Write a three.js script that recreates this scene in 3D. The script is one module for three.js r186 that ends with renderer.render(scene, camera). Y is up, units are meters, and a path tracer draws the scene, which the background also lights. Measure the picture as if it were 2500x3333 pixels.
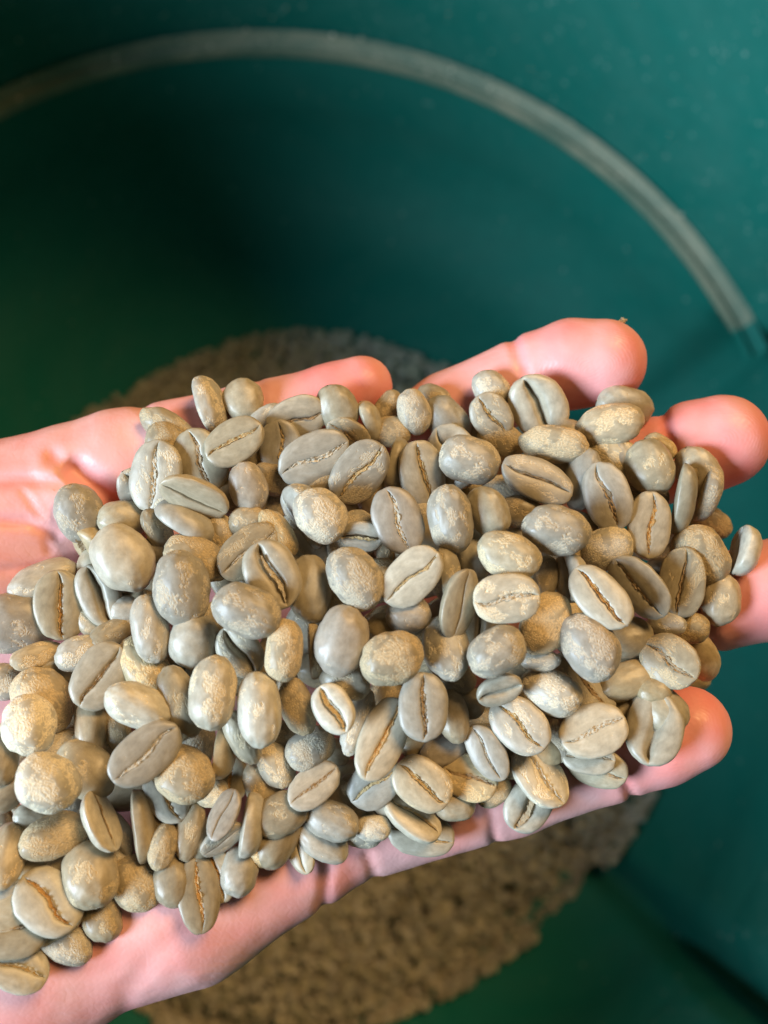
import * as THREE from 'three';
import { ImprovedNoise } from 'three/addons/math/ImprovedNoise.js';
import { mergeVertices } from 'three/addons/utils/BufferGeometryUtils.js';
import { RectAreaLightUniformsLib } from 'three/addons/lights/RectAreaLightUniformsLib.js';

// ---------------------------------------------------------------- camera, light, exposure
const scene = new THREE.Scene();
const renderer = new THREE.WebGLRenderer({ antialias: true });
renderer.toneMapping = THREE.LinearToneMapping;
renderer.toneMappingExposure = 0.92;
renderer.shadowMap.enabled = true;
const V = (x, y, z) => new THREE.Vector3(x, y, z);
const FOCAL = 2886, TILT = 11.8 * Math.PI / 180, EYE = V(0, 0.167, 0);   // a phone held 17 cm above the palm
const FWD = V(0, -Math.cos(TILT), -Math.sin(TILT)), UPV = V(0, Math.sin(TILT), -Math.cos(TILT));
const camera = new THREE.PerspectiveCamera(2 * Math.atan(1666.5 / FOCAL) * 180 / Math.PI, 0.75, 0.01, 20);
camera.position.copy(EYE); camera.up.set(0, 0, -1); camera.lookAt(EYE.clone().add(FWD));
camera.focus = 0.158; camera.userData.fStop = 12;
scene.background = new THREE.Color().setRGB(0.030, 0.021, 0.013);   // the dim warm room around the bin
RectAreaLightUniformsLib.init();
function areaLight(r, g, b, intensity, w, h, pos, target) {
  const l = new THREE.RectAreaLight(new THREE.Color().setRGB(r, g, b), intensity, w, h);
  l.position.copy(pos); l.lookAt(target); l.castShadow = true; scene.add(l);
  return l;
}
areaLight(0.66, 0.83, 1.0, 48, 0.85, 0.85, V(-1.68, 1.02, 0.62), V(0, 0, 0));     // cool daylight from a window
areaLight(1.0, 0.63, 0.27, 25, 0.70, 0.70, V(0.80, 1.36, -1.02), V(0, 0, 0));    // warm room light

// ---------------------------------------------------------------- helpers
// The sight line through a point of the picture, met with the level plane at height y: a place to stand things on.
function at(px, py, y) {
  const d = FWD.clone().multiplyScalar(FOCAL).addScaledVector(V(1, 0, 0), px - 1250).addScaledVector(UPV, -(py - 1666.5));
  return EYE.clone().addScaledVector(d, (y - EYE.y) / d.y);
}
const metresPerPixel = (p) => p.clone().sub(EYE).dot(FWD) / FOCAL;
function random(seed) { let a = seed >>> 0; return () => { a = (a + 0x6d2b79f5) | 0; let t = Math.imul(a ^ (a >>> 15), 1 | a); t = (t + Math.imul(t ^ (t >>> 7), 61 | t)) ^ t; return ((t ^ (t >>> 14)) >>> 0) / 4294967296; }; }
const perlin = new ImprovedNoise();
const noise = (x, y, z) => perlin.noise(x + 31.7, y + 17.3, z + 5.1);
function fbm(x, y, z, n = 4) { let a = 1, s = 0, t = 0; for (let i = 0; i < n; i++) { s += a * noise(x, y, z); t += a; a *= 0.55; x *= 2.07; y *= 2.07; z *= 2.07; } return s / t; }
const clamp = (x, a = 0, b = 1) => Math.min(b, Math.max(a, x));
const smooth = (a, b, x) => { const t = clamp((x - a) / (b - a)); return t * t * (3 - 2 * t); };
const mix = (a, b, t) => a + (b - a) * t;
const counts = {};
function numbered(name) { const n = counts[name] = (counts[name] ?? -1) + 1; return n ? `${name}_${String(n).padStart(3, '0')}` : name; }
function part(name, geometry, material, parent) {
  const m = new THREE.Mesh(geometry, material); m.name = name; m.castShadow = m.receiveShadow = true; parent.add(m); return m;
}
function tag(o, label, category, group, kind) {
  if (label) o.userData.label = label; if (category) o.userData.category = category; if (group) o.userData.group = group; if (kind) o.userData.kind = kind; return o;
}
function texture(w, h, srgb, texel) {
  const data = new Uint8Array(w * h * 4);
  for (let j = 0; j < h; j++) for (let i = 0; i < w; i++) {
    const c = texel((i + 0.5) / w, (j + 0.5) / h, i, j);
    for (let k = 0; k < 3; k++) { const x = clamp(c[k]); data[(j * w + i) * 4 + k] = Math.round(255 * (srgb ? (x <= 0.0031308 ? x * 12.92 : 1.055 * Math.pow(x, 1 / 2.4) - 0.055) : x)); }
    data[(j * w + i) * 4 + 3] = 255;
  }
  const t = new THREE.DataTexture(data, w, h); t.wrapS = t.wrapT = THREE.RepeatWrapping; t.magFilter = THREE.LinearFilter;
  if (srgb) t.colorSpace = THREE.SRGBColorSpace;
  t.needsUpdate = true; return t;
}

// ---------------------------------------------------------------- the green bin
const BIN = { x: -0.102, z: -0.118, floor: -0.632, rim: 0.01 };
const GROOVES = [[-23 * Math.PI / 180, 0.034, 0.012], [42 * Math.PI / 180, 0.034, 0.010]];
const turnBy = (a, b) => Math.atan2(Math.sin(a - b), Math.cos(a - b));
// How far the moulded ledge stands inside the upper wall: it runs out into the flat panel between the two grooves.
const ledgeShare = (a) => 1 - smooth(-22.9 * Math.PI / 180, -20.2 * Math.PI / 180, a) * (1 - smooth(105 * Math.PI / 180, 120 * Math.PI / 180, a));
const ledgeTaper = (a) => 1 - 0.22 * smooth(-50 * Math.PI / 180, -20 * Math.PI / 180, a) * (1 - smooth(60 * Math.PI / 180, 70 * Math.PI / 180, a));
const ledgeOuter = (a) => mix(0.4302, mix(0.402, 0.4205, ledgeTaper(a)), ledgeShare(a));
function binSurface(a, r, y, away) {
  const open = 1 - smooth(-0.500, -0.472, y) * (1 - smooth(-0.465, -0.40, y)) * (turnBy(a, GROOVES[0][0]) < 0.2 ? 1 : 0);   // the groove runs out where it meets the ledge
  let dr = 0, dy = 0;
  for (const [g, depth, width] of GROOVES) {
    const d = turnBy(a, g) * Math.max(r, 0.05), k = open * depth * Math.exp(-(d * d) / (2 * width * width) ) * smooth(0.15, 0.3, r);
    dr += k * away; dy -= k * (1 - away);
  }
  return V(BIN.x + (r + dr) * Math.cos(a), y + dy, BIN.z + (r + dr) * Math.sin(a));
}
const WALLR = (y) => mix(0.396, 0.402, smooth(BIN.floor, -0.473, y));
// Rows of (radius, height, how far «outward» is level rather than down); the ledge rows depend on the direction.
function lowerRow(t, a) {            // floor, rounded corner, lower wall up to the ledge's edge
  const s = ledgeShare(a), R = mix(0.425, 0.396, s), top = mix(0.430, 0.402, s);
  if (t < 0.4) return [R * 0.78 * t / 0.4, BIN.floor, 0];
  if (t < 0.6) { const q = (t - 0.4) / 0.2 * Math.PI / 2, c = R * 0.22, e = 0.10; return [R - c + c * Math.sin(q), BIN.floor + e * (1 - Math.cos(q)), q / (Math.PI / 2)]; }
  const q = (t - 0.6) / 0.4, y0 = BIN.floor + 0.10;
  return [mix(R, top, q), mix(y0, -0.476, q), 1];
}
function ledgeRow(t, a) {            // two beads with a shallow channel between them
  const s = ledgeShare(a), r0 = mix(0.430, 0.402, s), r1 = ledgeOuter(a), w = r1 - r0;
  const bead = 0.0050 * s * ledgeTaper(a) * (Math.exp(-Math.pow((t - 0.16) / 0.12, 2)) + 1.2 * Math.exp(-Math.pow((t - 0.80) / 0.13, 2)));
  return [r0 + w * (t < 0.1 ? t * 0.35 : 0.035 + (t - 0.1) * 0.965 / 0.9), -0.476 + s * (0.003 * Math.min(1, t / 0.1) + 0.005 * t) + bead, 1];
}
function upperRow(t, a) {
  const s = ledgeShare(a), r1 = ledgeOuter(a), y1 = -0.476 + 0.0088 * s;
  return [mix(r1, 0.452, t), mix(y1, BIN.rim, t), 1];
}
function outerRow(t) {               // rolled rim and the outside, down to the underside
  if (t < 0.3) { const q = Math.PI * t / 0.3; return [0.461 - 0.009 * Math.cos(q), BIN.rim + 0.009 * Math.sin(q), 1]; }
  const q = (t - 0.3) / 0.7; return [q < 0.05 ? mix(0.470, 0.457, q / 0.05) : mix(0.457, 0.436, (q - 0.05) / 0.95), mix(BIN.rim, BIN.floor - 0.006, q), 1];
}
function loft(row, rows, cols, scaleU, from = -Math.PI, to = Math.PI) {
  const p = [], uv = [], idx = [];
  let last = [];
  for (let i = 0; i <= rows; i++) for (let j = 0; j <= cols; j++) {
    const a = from + (to - from) * j / cols, [r, y, away] = row(i / rows, a), v = binSurface(a, r, y, away);
    p.push(v.x, v.y, v.z); if (i === 0) last[j] = [v, 0];
    last[j] = [v, last[j][1] + v.distanceTo(last[j][0])];
    uv.push(scaleU * a / (2 * Math.PI), last[j][1]);
  }
  for (let i = 0; i < rows; i++) for (let j = 0; j < cols; j++) { const a = i * (cols + 1) + j, b = a + cols + 1; idx.push(a, b, a + 1, b, b + 1, a + 1); }
  const g = new THREE.BufferGeometry();
  g.setAttribute('position', new THREE.Float32BufferAttribute(p, 3)); g.setAttribute('uv', new THREE.Float32BufferAttribute(uv, 2)); g.setIndex(idx);
  g.computeVertexNormals();
  if (to - from < 6.28) return g;
  const n = g.attributes.normal;                                    // close the seam of the normals at the joint
  for (let i = 0; i <= rows; i++) { const a = i * (cols + 1), b = a + cols; const v = V(n.getX(a) + n.getX(b), n.getY(a) + n.getY(b), n.getZ(a) + n.getZ(b)).normalize(); n.setXYZ(a, v.x, v.y, v.z); n.setXYZ(b, v.x, v.y, v.z); }
  return g;
}
function speckTexture(seed, n, size, base, speck, cloud) {
  const rnd = random(seed), w = size, s = new Float32Array(w * w);
  for (let k = 0; k < n; k++) {
    const x = rnd() * w, y = rnd() * w, r = 0.6 + 2.0 * Math.pow(rnd(), 3), st = 0.25 + 0.75 * rnd();
    for (let j = -4; j <= 4; j++) for (let i = -4; i <= 4; i++) {
      const d = Math.hypot(i, j * (0.7 + 0.6 * rnd())) / r; if (d < 1.3) { const q = ((Math.round(y) + j + w) % w) * w + ((Math.round(x) + i + w) % w); s[q] = Math.max(s[q], st * (1 - smooth(0.7, 1.3, d))); }
    }
  }
  return texture(w, w, true, (u, v, i, j) => {
    const c = Math.cos(2 * Math.PI * u), d = Math.sin(2 * Math.PI * u), e = Math.cos(2 * Math.PI * v), f = Math.sin(2 * Math.PI * v);
    const m = clamp(cloud * (0.5 + 1.3 * fbm(c * 1.3 + e * 2, d * 1.3 + f * 2, e * 1.1 - d, 5))) + 0, q = clamp(s[j * w + i] + m * (0.4 + 0.6 * (fbm(i * 0.35, j * 0.35, seed, 2) + 0.5)));
    const t = 1 + 0.10 * fbm(i * 0.04, j * 0.04, seed + 3, 3);
    return [0, 1, 2].map((k) => mix(base[k] * t, speck[k], q));
  });
}
const GREEN = [0.003, 0.134, 0.104];
const wallTex = speckTexture(11, 420, 1024, GREEN, [0.30, 0.36, 0.31], 0.05), upperTex = speckTexture(12, 2600, 1024, GREEN, [0.22, 0.33, 0.28], 0.11), dustTex = speckTexture(13, 2600, 1024, [0.130, 0.185, 0.130], [0.56, 0.45, 0.30], 0.55);
for (const [t, r] of [[wallTex, 2], [upperTex, 2.2], [dustTex, 3]]) t.repeat.set(r, r);
const plastic = (map, rough) => new THREE.MeshPhysicalMaterial({ map, roughness: rough, ior: 1.48, specularIntensity: 0.55 });
const bin = tag(new THREE.Group(), 'large round green plastic bin with a dusty moulded ledge, seen from inside', 'bin');
bin.name = 'plastic_bin'; scene.add(bin);
part('lower_wall', loft(lowerRow, 60, 360, 2.5), plastic(wallTex, 0.72), bin);
part('ledge', loft(ledgeRow, 24, 360, 2.5, 119.5 * Math.PI / 180, 337.0 * Math.PI / 180), plastic(dustTex, 0.5), bin);
part('ledge_end', loft(ledgeRow, 24, 20, 2.5, 337.0 * Math.PI / 180, 340.4 * Math.PI / 180), plastic(wallTex, 0.66), bin);
part('upper_wall', loft(upperRow, 20, 360, 2.6), plastic(upperTex, 0.66), bin);
part('outer_wall', loft(outerRow, 24, 180, 2.6), plastic(wallTex, 0.5), bin);

// ---------------------------------------------------------------- the hand: one skin over tapered bones
const bones = [];
function bone(pts, k = 0.004) {          // points: [px, py, radius in the picture's pixels, height in mm]
  const js = pts.map(([px, py, r, h]) => { const p = at(px, py, h / 1000); return [p, r * metresPerPixel(p)]; });
  for (let i = 0; i + 1 < js.length; i++) bones.push({ a: js[i][0], b: js[i + 1][0], ra: js[i][1], rb: js[i + 1][1], k });
}
const WRIST = [[-420, 2080, 330, -19], [-470, 2420, 340, -21], [-420, 2900, 340, -20]];
// palm bones from the wrist to the knuckles
bone([WRIST[0], [500, 1800, 235, -14.5], [1130, 1590, 170, -10]], 0.007);
bone([WRIST[1], [500, 2060, 235, -16], [1270, 1830, 175, -11.5]], 0.007);
bone([WRIST[1], [500, 2340, 235, -16], [1260, 2180, 175, -11.5]], 0.007);
bone([WRIST[2], [450, 2640, 245, -15], [1140, 2640, 185, -9.5]], 0.007);
// ball of the thumb and heel of the hand
bone([[-420, 1990, 330, -14], [-60, 1790, 330, -10], [250, 1620, 235, -6]], 0.006);
bone([[-420, 3000, 360, -14], [120, 3020, 345, -11], [610, 2890, 280, -9], [980, 2730, 222, -8]], 0.007);
// thumb, then the four fingers
bone([[-60, 1730, 270, -7], [390, 1510, 172, -4], [830, 1375, 128, -3], [1080, 1300, 112, -2], [1175, 1262, 104, -1.5]], 0.003);
bone([[1130, 1590, 158, -10], [1460, 1345, 132, -9], [1730, 1222, 134, -5], [1860, 1185, 144, -2], [1962, 1180, 140, 0]], 0.0022);
bone([[1270, 1830, 165, -11.5], [1840, 1610, 142, -10], [2130, 1505, 138, -5], [2260, 1462, 152, -2], [2350, 1436, 150, 0]], 0.0022);
bone([[1260, 2180, 165, -11.5], [1900, 2085, 146, -10], [2270, 1990, 142, -6], [2480, 1925, 156, -3], [2620, 1880, 152, -1]], 0.0022);
bone([[1140, 2672, 190, -8.5], [1660, 2552, 160, -6.5], [1990, 2460, 140, -3.5], [2140, 2408, 145, -1.5], [2236, 2374, 138, -0.5]], 0.0022);
// forearm, out of the picture
{ const w = at(-445, 2420, -0.021); bones.push({ a: w.clone(), b: w.clone().add(V(-0.15, -0.012, 0.035)), ra: 0.0235, rb: 0.036, k: 0.010 }); bones.push({ a: w.clone().add(V(0, 0, -0.013)), b: w.clone().add(V(-0.15, -0.012, 0.022)), ra: 0.020, rb: 0.034, k: 0.010 }); }
// creases of the palm and the finger joints: furrows along these lines [px, py, height mm] with radius and depth
const furrows = [];
function furrow(pts, width, depth) {
  const js = pts.map(([x, y]) => [x, y]);
  for (let i = 0; i + 1 < js.length; i++) furrows.push([js[i], js[i + 1], width, depth]);
}
furrow([[245, 1535], [330, 1605], [405, 1700]], 42, 0.0032); furrow([[175, 1490], [245, 1535]], 30, 0.0012);
furrow([[-60, 1570], [80, 1562], [200, 1572]], 20, 0.0010); furrow([[-60, 1690], [90, 1700], [180, 1740]], 20, 0.0009); furrow([[-40, 1860], [60, 1850], [230, 1830]], 14, 0.0004);
 furrow([[70, 1590], [130, 1680], [160, 1790]], 14, 0.0004);
furrow([[1055, 2740], [1066, 2830], [1050, 2960]], 20, 0.0008); furrow([[1196, 2780], [1212, 2830], [1222, 2880]], 18, 0.0006); furrow([[2015, 2480], [2035, 2540], [2060, 2600]], 16, 0.0009); furrow([[1585, 2620], [1600, 2680], [1610, 2730]], 14, 0.0007);
furrow([[2150, 1330], [2170, 1400], [2185, 1480]], 20, 0.0009); furrow([[1655, 1070], [1680, 1130], [1700, 1200]], 20, 0.0009); furrow([[830, 1225], [845, 1270], [850, 1320]], 18, 0.0006); furrow([[430, 1290], [470, 1330], [500, 1380]], 18, 0.0007);
furrow([[400, 3330], [410, 3230], [480, 3130], [600, 3020]], 34, 0.0004); furrow([[2330, 2130], [2300, 2050], [2290, 1960]], 22, 0.0009);
const tmp = V(0, 0, 0);
function bodyDistance(x, y, z) {
  let d = 1e3;
  for (const b of bones) {
    const ax = x - b.a.x, ay = y - b.a.y, az = z - b.a.z, bx = b.b.x - b.a.x, by = b.b.y - b.a.y, bz = b.b.z - b.a.z;
    const t = clamp((ax * bx + ay * by + az * bz) / (bx * bx + by * by + bz * bz));
    const e = Math.hypot(ax - bx * t, ay - by * t, az - bz * t) - (b.ra + (b.rb - b.ra) * t);
    const h = Math.max(b.k - Math.abs(d - e), 0) / b.k; d = Math.min(d, e) - h * h * h * b.k / 6;
  }
  return d;
}
function project(x, y, z) { tmp.set(x, y, z).sub(EYE); const f = tmp.dot(FWD); return [1250 + FOCAL * tmp.x / f, 1666.5 - FOCAL * tmp.dot(UPV) / f]; }
function furrowDepth(x, y, z) {
  const [px, py] = project(x, y, z); let k = 0;
  for (const [p, q, w, depth] of furrows) {
    const bx = q[0] - p[0], by = q[1] - p[1], t = clamp(((px - p[0]) * bx + (py - p[1]) * by) / (bx * bx + by * by)), d = Math.hypot(px - p[0] - bx * t, py - p[1] - by * t) / w;
    if (d < 3) k = Math.max(k, depth * Math.exp(-d * d * 0.9));
  }
  return k;
}
function handDistance(x, y, z) {
  const d = bodyDistance(x, y, z);
  if (Math.abs(d) > 0.006) return d;
  return d + furrowDepth(x, y, z) - 0.00035 * fbm(x * 90, y * 90, z * 90, 3);
}
function surfaceNet(f, lo, hi, cell) {
  const n = [0, 1, 2].map((i) => Math.ceil((hi[i] - lo[i]) / cell) + 1), [nx, ny, nz] = n, v = new Float32Array(nx * ny * nz), id = new Int32Array(nx * ny * nz).fill(-1);
  const at3 = (i, j, k) => (k * ny + j) * nx + i;
  const B = 6;                                                       // blocks far from the skin are not looked into
  for (let k = 0; k < nz; k += B) for (let j = 0; j < ny; j += B) for (let i = 0; i < nx; i += B) {
    const far = bodyDistance(lo[0] + (i + B / 2) * cell, lo[1] + (j + B / 2) * cell, lo[2] + (k + B / 2) * cell), skip = Math.abs(far) > B * cell + 0.004;
    for (let c = k; c < Math.min(nz, k + B); c++) for (let b = j; b < Math.min(ny, j + B); b++) for (let a = i; a < Math.min(nx, i + B); a++) v[at3(a, b, c)] = skip ? far : f(lo[0] + a * cell, lo[1] + b * cell, lo[2] + c * cell);
  }
  const p = [], idx = [], corner = [];
  for (let c = 0; c < 8; c++) corner.push([c & 1, (c >> 1) & 1, c >> 2]);
  const edges = []; for (let a = 0; a < 8; a++) for (const b of [1, 2, 4]) if (!(a & b)) edges.push([a, a | b]);
  for (let k = 0; k < nz - 1; k++) for (let j = 0; j < ny - 1; j++) for (let i = 0; i < nx - 1; i++) {
    const w = corner.map(([a, b, c]) => v[at3(i + a, j + b, k + c)]); let m = 0; for (const x of w) if (x < 0) m++;
    if (m === 0 || m === 8) continue;
    let sx = 0, sy = 0, sz = 0, cnt = 0;
    for (const [a, b] of edges) if ((w[a] < 0) !== (w[b] < 0)) { const t = w[a] / (w[a] - w[b]); sx += mix(corner[a][0], corner[b][0], t); sy += mix(corner[a][1], corner[b][1], t); sz += mix(corner[a][2], corner[b][2], t); cnt++; }
    id[at3(i, j, k)] = p.length / 3; p.push(lo[0] + (i + sx / cnt) * cell, lo[1] + (j + sy / cnt) * cell, lo[2] + (k + sz / cnt) * cell);
  }
  const quad = (a, b, c, d, flip) => { if (a < 0 || b < 0 || c < 0 || d < 0) return; flip ? idx.push(a, c, b, a, d, c) : idx.push(a, b, c, a, c, d); };
  for (let k = 1; k < nz - 1; k++) for (let j = 1; j < ny - 1; j++) for (let i = 1; i < nx - 1; i++) {
    const s = v[at3(i, j, k)] < 0;
    if (s !== v[at3(i + 1, j, k)] < 0) quad(id[at3(i, j - 1, k - 1)], id[at3(i, j, k - 1)], id[at3(i, j, k)], id[at3(i, j - 1, k)], !s);
    if (s !== v[at3(i, j + 1, k)] < 0) quad(id[at3(i - 1, j, k - 1)], id[at3(i - 1, j, k)], id[at3(i, j, k)], id[at3(i, j, k - 1)], !s);
    if (s !== v[at3(i, j, k + 1)] < 0) quad(id[at3(i - 1, j - 1, k)], id[at3(i, j - 1, k)], id[at3(i, j, k)], id[at3(i - 1, j, k)], !s);
  }
  const g = new THREE.BufferGeometry(); g.setAttribute('position', new THREE.Float32BufferAttribute(p, 3)); g.setIndex(idx); return g;
}
{
  const g = surfaceNet(handDistance, [-0.285, -0.062, -0.085], [0.108, 0.016, 0.098], 0.0009);
  const p = g.attributes.position, nrm = new Float32Array(p.count * 3), col = new Float32Array(p.count * 3), uv = new Float32Array(p.count * 2), e = 0.0007;
  const tips = [at(1175, 1262, 0), at(1962, 1180, 0), at(2350, 1436, 0), at(2620, 1880, 0), at(2236, 2374, 0)];
  for (let i = 0; i < p.count; i++) {
    const x = p.getX(i), y = p.getY(i), z = p.getZ(i), f = handDistance;
    tmp.set(f(x + e, y, z) - f(x - e, y, z), f(x, y + e, z) - f(x, y - e, z), f(x, y, z + e) - f(x, y, z - e)).normalize().toArray(nrm, i * 3);
    let tip = 0; for (const t of tips) tip = Math.max(tip, 1 - smooth(0.006, 0.024, Math.hypot(x - t.x, z - t.z)));
    const blotch = clamp(0.5 + 1.5 * fbm(x * 75, y * 75, z * 75 + 3, 4)), fold = clamp(furrowDepth(x, y, z) / 0.0016);
    const red = clamp(0.42 * tip + 0.62 * (blotch - 0.12) + 0.40 * fold);
    col.set([mix(0.85, 0.82, red), mix(0.465, 0.260, red), mix(0.440, 0.240, red)], i * 3);
    uv.set([(x + 0.100) / 0.21, (z + 0.085) / 0.19], i * 2);
  }
  g.setAttribute('normal', new THREE.BufferAttribute(nrm, 3)); g.setAttribute('color', new THREE.BufferAttribute(col, 3)); g.setAttribute('uv', new THREE.BufferAttribute(uv, 2));
  // relief of the skin, a tenth of a millimetre to the texel: finger prints on the pads, ridged skin, a net of fine creases
  const prints = [[1120, 1275, -0.1], [1930, 1205, -0.35], [2320, 1455, -0.3], [2580, 1890, -0.2], [2205, 2385, -0.3]].map(([x, y, turn]) => [at(x, y, 0.006), turn]);
  const relief = texture(2048, 1852, false, (u, v) => {
    const x = u * 0.21 - 0.100, z = v * 0.19 - 0.085, wx = 0.0012 * noise(x * 260, z * 260, 1), wz = 0.0012 * noise(x * 260, z * 260, 7);
    let ridge = 0, share = 0;
    for (const [c, turn] of prints) {
      const dx = x - c.x, dz = z - c.z; if (Math.abs(dx) > 0.016 || Math.abs(dz) > 0.016) continue;
      const a = (dx * Math.cos(turn) + dz * Math.sin(turn)) / 1.5 + wx * 0.5, b = -dx * Math.sin(turn) + dz * Math.cos(turn) + wz * 0.5, d = Math.hypot(a, b), k = 1 - smooth(0.0065, 0.0105, d);
      if (k > share) { share = k; ridge = Math.sin(2 * Math.PI * (d + 0.00035 * noise(x * 420, z * 420, 21)) / 0.00050) * (0.55 + 0.9 * noise(x * 330, z * 330, 23)); }
    }
    const along = 900 * (z + 0.35 * x) + 9 * noise(x * 60, z * 60, 3), other = Math.sin(along * 2.6 + 2 * noise(x * 300, z * 300, 4));
    const n1 = Math.abs(noise(x * 190 + wx * 300, z * 260, 2)), n2 = Math.abs(noise(x * 520 + wx * 200, z * 520, 6)), n3 = noise(x * 1500, z * 1500, 8);
    const h = 0.62 + 0.06 * ridge * share + 0.05 * other * (1 - share) * (0.5 + noise(x * 90, z * 90, 5)) - 0.05 * smooth(0.12, 0, n1) * smooth(-0.1, 0.25, noise(x * 70, z * 70, 12)) * (1 - share) - 0.05 * smooth(0.14, 0, n2) * (1 - share) + 0.09 * n3;
    return [h, 0.46 + 0.12 * n3 + 0.10 * noise(x * 120, z * 120, 15), h];
  });
  const skin = new THREE.MeshPhysicalMaterial({ vertexColors: true, roughness: 0.95, roughnessMap: relief, bumpMap: relief, bumpScale: 0.00015, specularIntensity: 1, ior: 1.45, transmission: 0, thickness: 0 });
  const hand = new THREE.Mesh(g, skin); hand.name = 'hand'; hand.castShadow = hand.receiveShadow = true; scene.add(hand);
  tag(hand, 'open bare hand held palm up, fingers together and thumb along the edge, cradling beans', 'hand');
}

// ---------------------------------------------------------------- coffee beans
// Bean shape along x (length 1), face up +y, width along z: a dome below, a flat face above that folds into a groove.
function beanShape({ groove = 0.05, depth = 0.16, bend = 0.05, blunt = 2.4, face = 0.10, dome = 0.44, lump = 0.02, seed = 1, rings = 30, faceN = 30, domeN = 18 }) {
  const n = faceN + domeN, p = [], uv = [], idx = [];
  const ringOf = (x) => Math.pow(Math.max(0, 1 - Math.pow(Math.abs(2 * x), blunt)), 1 / 2.1);
  const sway = (x) => bend * (Math.sin(Math.PI * 2 * x * 0.8) + 0.35 * Math.sin(9 * x + seed)) + 0.020 * noise(x * 13, seed * 1.7, 0.3);
  const point = (x, phi, far) => {
    const rho = ringOf(x); let y, z;
    if (far === undefined) { z = 0.5 * rho * Math.cos(phi); y = -dome * Math.pow(rho, 0.95) * Math.pow(Math.abs(Math.sin(phi)), 0.92); }
    else {
      const s = far; z = 0.5 * rho * (s + 2 * sway(x) * (1 - s * s));
      const flat = face * Math.pow(rho, 0.6) * Math.pow(Math.max(0, 1 - s * s), 0.42);
      const lobe = 0.020 * Math.sin(Math.PI * Math.abs(s)) * rho;
      const fade = smooth(0.47, 0.36, Math.abs(x)), w = groove / 0.5 * (0.75 + 0.5 * Math.pow(Math.cos(Math.PI * x), 2));
      const dip = depth * fade * (0.75 * Math.exp(-Math.pow(s / w, 2)) + 0.25 * Math.exp(-Math.pow(s / (w * 3.2), 2)));
      y = flat + lobe - dip;
    }
    const q = 1 + lump * 2.2 * fbm(x * 2.4 + seed * 3.1, y * 2.4, z * 2.4 + seed, 3) + 0.020 * noise(x * 8 + seed, y * 8, z * 8);
    return [x * q, y * q, z * q];
  };
  for (let i = 0; i <= rings; i++) {
    const x = -0.5 * Math.cos(Math.PI * i / rings);
    for (let j = 0; j <= n; j++) {
      let q;
      if (j <= faceN) { const t = 1 - 2 * j / faceN, s = Math.sin(Math.PI / 2 * Math.sign(t) * Math.pow(Math.abs(t), 1.7)); q = point(x, 0, s); }
      else q = point(x, Math.PI + Math.PI * (j - faceN) / domeN);
      if (i === 0 || i === rings) q = [x, -0.02, 2 * sway(x) * 0];
      p.push(...q); uv.push(i / rings, j / n);
    }
  }
  for (let i = 0; i < rings; i++) for (let j = 0; j < n; j++) { const a = i * (n + 1) + j, b = a + n + 1; idx.push(a, a + 1, b, b, a + 1, b + 1); }
  const g = new THREE.BufferGeometry();
  g.setAttribute('position', new THREE.Float32BufferAttribute(p, 3)); g.setAttribute('uv', new THREE.Float32BufferAttribute(uv, 2)); g.setIndex(idx); g.computeVertexNormals();
  const m = g.attributes.normal;
  for (let i = 0; i <= rings; i++) { const a = i * (n + 1), b = a + n, v = V(m.getX(a) + m.getX(b), m.getY(a) + m.getY(b), m.getZ(a) + m.getZ(b)).normalize(); m.setXYZ(a, v.x, v.y, v.z); m.setXYZ(b, v.x, v.y, v.z); }
  for (const i of [0, rings]) for (let j = 0; j <= n; j++) m.setXYZ(i * (n + 1) + j, i ? 1 : -1, 0, 0);
  g.userData = { sway, ringOf, face, depth, groove };
  return g;
}
// The papery silverskin left in the groove: a crumpled strip with a ragged edge that stands a little proud of it.
function silverskinShape(g, seed, from, to, breadth) {
  const { sway, ringOf, face, depth, groove } = g.userData, n = 54, across = 5, p = [], idx = [], rnd = random(seed * 77 + 5), uv = [];
  const side = rnd() < 0.5 ? -1 : 1;
  for (let i = 0; i <= n; i++) {
    const x = mix(from, to, i / n), rho = ringOf(x), c = rho * sway(x), top = face * Math.pow(rho, 0.6);
    const ends = Math.pow(Math.sin(Math.PI * clamp(i / n, 0.03, 0.97)), 0.45), w = breadth * ends * (0.65 + 0.9 * Math.abs(noise(x * 11, seed, 2)) + 0.5 * rnd());
    for (let j = 0; j <= across; j++) {
      const s = 2 * j / across - 1, out = s * side;
      const wall = top - depth * smooth(0.47, 0.36, Math.abs(x)) * (0.75 * Math.exp(-Math.pow(s * w / groove, 2)) + 0.25 * Math.exp(-Math.pow(s * w / (groove * 3.2), 2)));
      const lift = 0.012 + depth * 0.38 * smooth(-0.2, 1, out) * (0.6 + 0.6 * noise(x * 14, 4, seed)) + 0.018 * noise(x * 30 + s, s * 2, seed);
      p.push(x + 0.006 * (rnd() - 0.5), Math.min(Math.max(mix(wall, top, 0.80 + 0.25 * out), wall + 0.012) + 0.05 * noise(x * 19 + s, s * 2, seed) + lift * 0.25, top + 0.045), c + s * w + 0.006 * (rnd() - 0.5)); uv.push(x * 3, s);
    }
  }
  for (let i = 0; i < n; i++) for (let j = 0; j < across; j++) { const a = i * (across + 1) + j, b = a + across + 1; idx.push(a, a + 1, b, b, a + 1, b + 1); }
  const s = new THREE.BufferGeometry(); s.setAttribute('position', new THREE.Float32BufferAttribute(p, 3)); s.setAttribute('uv', new THREE.Float32BufferAttribute(uv, 2)); s.setIndex(idx); s.computeVertexNormals(); return s;
}
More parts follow.
